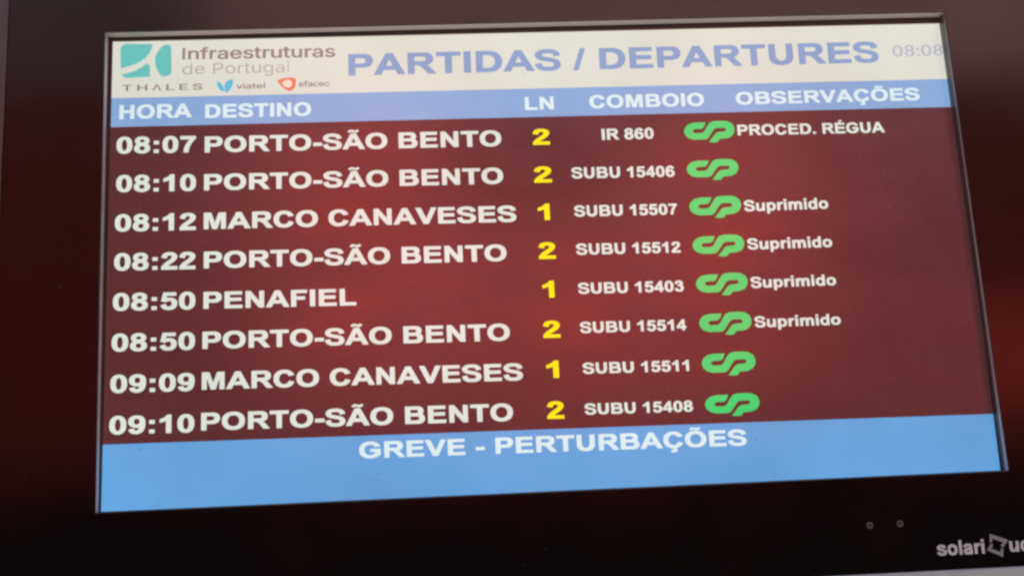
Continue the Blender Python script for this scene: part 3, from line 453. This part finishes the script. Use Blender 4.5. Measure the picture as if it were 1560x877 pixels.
# ------------------------------------------------------------------ the monitor
mon = bpy.data.objects.new('departures_monitor', None)
COL.objects.link(mon)
mon.location = (0, 0, Z0 - ZC)
mon['label'] = 'wide black station departures monitor listing eight trains under a white header, with thin silver edge'
mon['category'] = 'departures board'

FRONT = -0.016                     # face of the black glass; the display lies 16 mm behind it
OX, OZ0, OZ1 = 0.6135, -0.3745, 0.3745
def rect(x0, x1, z0, z1, y):
    return [(x0, y, z0 + ZC), (x1, y, z0 + ZC), (x1, y, z1 + ZC), (x0, y, z1 + ZC)]
# opening of the glass, slightly out of square as the photo shows
OPEN = [(-0.5009, -0.2709), (0.5016, -0.2709), (0.4945, 0.2775), (-0.5040, 0.2747)]
def opening(y, g=0.0):
    s = [(-1, -1), (1, -1), (1, 1), (-1, 1)]
    return [(x + g * a, y, z + g * b + ZC) for (x, z), (a, b) in zip(OPEN, s)]

# glass surround with a rounded inner lip
bz = loft([rect(-OX, OX, OZ0, OZ1, 0.004), rect(-OX, OX, OZ0, OZ1, FRONT), opening(FRONT, 0.0009), opening(FRONT + 0.0009, 0.0)])
bezel = from_bm('glass_surround', bz, M['black_glass'], mon)
# recess walls
lip, deep = opening(FRONT + 0.0009), opening(0.0006)
from_bm('panel_gasket', loft([opening(FRONT + 0.0009, 0.0003), opening(0.0006, 0.0003)]), M['border'], mon)
def lerp(a, b, t):
    return tuple(p + (q - p) * t for p, q in zip(a, b))
for i, (ta, tb) in enumerate(((0.35, 0.35), (0.42, 0.06), (0.80, 0.80), (0.62, 0.50))):   # bottom, right, top, left
    j = (i + 1) % 4
    bm = bmesh.new()
    bm.faces.new([bm.verts.new(p) for p in (lip[i], lip[j], lerp(lip[j], deep[j], tb), lerp(lip[i], deep[i], ta))])
    from_bm('recess_wall', bm, M['recess'], mon)
# black border of the panel, behind its active area
from_bm('panel_border', loft([opening(0.0006, 0.006), rect(-0.4995, 0.4995, -0.2698, 0.2698, 0.0006)]), M['border'], mon)
# aluminium edge strip: rounded section running round the glass
prof = [(0.0, 0.004), (0.0, FRONT + 0.002), (0.001, FRONT + 0.0002), (0.004, FRONT + 0.0005), (0.012, FRONT + 0.0012), (0.0150, FRONT + 0.004), (0.016, FRONT + 0.010), (0.016, 0.03)]
tr = loft([rect(-OX - 0.0003 - a, OX + 0.0003 + a, OZ0 - 0.0003 - a, OZ1 + 0.0003 + a, y) for a, y in prof])
from_bm('edge_strip', tr, M['trim'], mon)
# pale strip along the underside, lapping just in front of the edge strip
bm = bmesh.new()
pr = [(-0.0155, 0.02), (-0.0003, -0.0155), (-0.001, -0.0175), (-0.004, -0.0180), (-0.015, -0.0150), (-0.0175, -0.011), (-0.0175, 0.02)]
A = [bm.verts.new((-OX - 0.0165, y, OZ0 + z + ZC)) for z, y in pr]; B = [bm.verts.new((OX + 0.0165, y, OZ0 + z + ZC)) for z, y in pr]
for i in range(len(pr)):
    bm.faces.new((A[i], A[(i + 1) % len(pr)], B[(i + 1) % len(pr)], B[i]))
bm.faces.new(A); bm.faces.new(B)
from_bm('lower_strip', bm, M['lower_strip'], mon)
# rear casing
cs = loft([rect(-OX - 0.013, OX + 0.013, OZ0 - 0.013, OZ1 + 0.013, 0.006), rect(-OX - 0.013, OX + 0.013, OZ0 - 0.013, OZ1 + 0.013, 0.07),
           rect(-OX + 0.06, OX - 0.06, OZ0 + 0.05, OZ1 - 0.05, 0.11)], cap=True)
bevel(from_bm('rear_casing', cs, M['casing'], mon), 0.004)

# bands of the display (left and right heights follow the photo)
HW = 0.5
def band(name, zl1, zr1, zl0, zr0, mat):
    bm = bmesh.new()
    n = 1
    v = [bm.verts.new(p) for p in ((-HW, 0, zl0 + ZC), (HW, 0, zr0 + ZC), (HW, 0, zr1 + ZC), (-HW, 0, zl1 + ZC))]
    bm.faces.new(v)
    o = from_bm(name, bm, mat, mon)
    if o.data.polygons[0].normal.y > 0: o.data.flip_normals()
    return o
P = {}
P['header'] = band('header_band', 0.2703, 0.2703, 0.2004, 0.1983, M['header'])
P['columns'] = band('column_heading_band', 0.2004, 0.1983, 0.1652, 0.1627, M['columns'])
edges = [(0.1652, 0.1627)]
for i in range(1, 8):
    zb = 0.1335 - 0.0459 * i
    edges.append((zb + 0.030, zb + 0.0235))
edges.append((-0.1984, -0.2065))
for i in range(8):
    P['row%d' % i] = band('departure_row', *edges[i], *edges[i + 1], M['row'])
P['message'] = band('message_band', -0.1984, -0.2065, -0.2703, -0.2703, M['message'])
P['bezel'] = bezel

YT = -0.0006
for name, par, text, font, ink, x0, z0, x1, z1, cap in TEXTS:
    lettering(name, text, font, x0, z0, x1, z1, cap, YT if par != 'bezel' else FRONT - 0.0003, M[ink], P[par])
for name, par, ink, pts in ICONS:
    y = YT - 0.0004 if name == 'icon_centre' else YT
    fill(name, [pts], y if par != 'bezel' else FRONT - 0.0003, M[ink], P[par])

# green operator logo: one ribbon that makes a c running into a p
LG = [(503,393),(400,393),(350,404),(316,430),(299,466),(308,505),(340,534),(388,547),(488,547),(512,538),(535,510),(560,475),(578,454),(602,446),
      (668,446),(681,454),(684,465),(676,477),(660,482),(612,484),(588,493),(566,518),(545,545),(520,570),(560,576),(598,573),(620,546),(690,541),
      (735,522),(758,488),(762,450),(745,412),(704,388),(650,383),(575,384),(540,396),(515,428),(485,474),(465,488),(405,490),(385,483),(378,470),(386,457),
      (403,451),(462,450),(482,436)]
LG = [(x, -y) for x, y in LG]
gx0, gx1 = min(p[0] for p in LG), max(p[0] for p in LG)
gz0, gz1 = min(p[1] for p in LG), max(p[1] for p in LG)
for i, (x0, x1, z1, z0, zl, zr) in enumerate(LOGOS):
    out = []
    for x, z in LG:
        t = (x - gx0) / (gx1 - gx0)
        out.append((x0 + t * (x1 - x0), z0 + (z - gz0) / (gz1 - gz0) * (z1 - z0) + (t - 0.5) * (zr - zl) * 0.3))
    fill('operator_logo', [out], YT, M['green'], P['row%d' % i])

# two small round sensors in the lower glass: a grey ring with a dark lens
for (x, z) in SENSORS:
    c = Vector((x, FRONT, z + ZC))
    def circ(r_, y):
        return [(c.x + r_ * math.cos(2 * math.pi * k / 20), c.y + y, c.z + r_ * math.sin(2 * math.pi * k / 20)) for k in range(20)]
    from_bm('sensor_ring', loft([circ(0.0036, 0.0001), circ(0.0034, -0.0008), circ(0.0024, -0.0008), circ(0.0018, -0.0002)]), M['sensor'], bezel)
    lens = loft([circ(0.0018, -0.0002), circ(0.0010, -0.0005)])
    lens.faces.new([v for v in lens.verts][20:])
    from_bm('sensor_lens', lens, M['black_glass'], bezel)

# settled dust on the glass and on the display front: many specks joined in one part
rng = random.Random(7)
bm = bmesh.new()
def speck(x, y, z, r):
    n = rng.randint(5, 7); a0 = rng.random() * 6
    vs_ = [bm.verts.new((x + r * rng.uniform(.6, 1.2) * math.cos(a0 + 2 * math.pi * k / n), y, z + ZC + r * rng.uniform(.6, 1.2) * math.sin(a0 + 2 * math.pi * k / n))) for k in range(n)]
    top = bm.verts.new((x, y - r * 0.4, z + ZC))
    for k in range(n):
        bm.faces.new((vs_[k], vs_[(k + 1) % n], top))
for _ in range(150):
    speck(rng.uniform(-.498, .49), -0.0009, rng.uniform(-.269, .268), rng.choice((.0003, .0004, .0005, .0007)))
for _ in range(160):
    x, z = rng.uniform(-.61, .61), rng.uniform(-.372, .372)
    if -.512 < x < .512 and -.28 < z < .29:
        continue
    speck(x, FRONT - 0.0001, z, rng.choice((.0003, .0004, .0005)))
dust = from_bm('dust', bm, material('grey_dust', (0.16, 0.155, 0.15), 0.95), mon)
dust['kind'] = 'stuff'
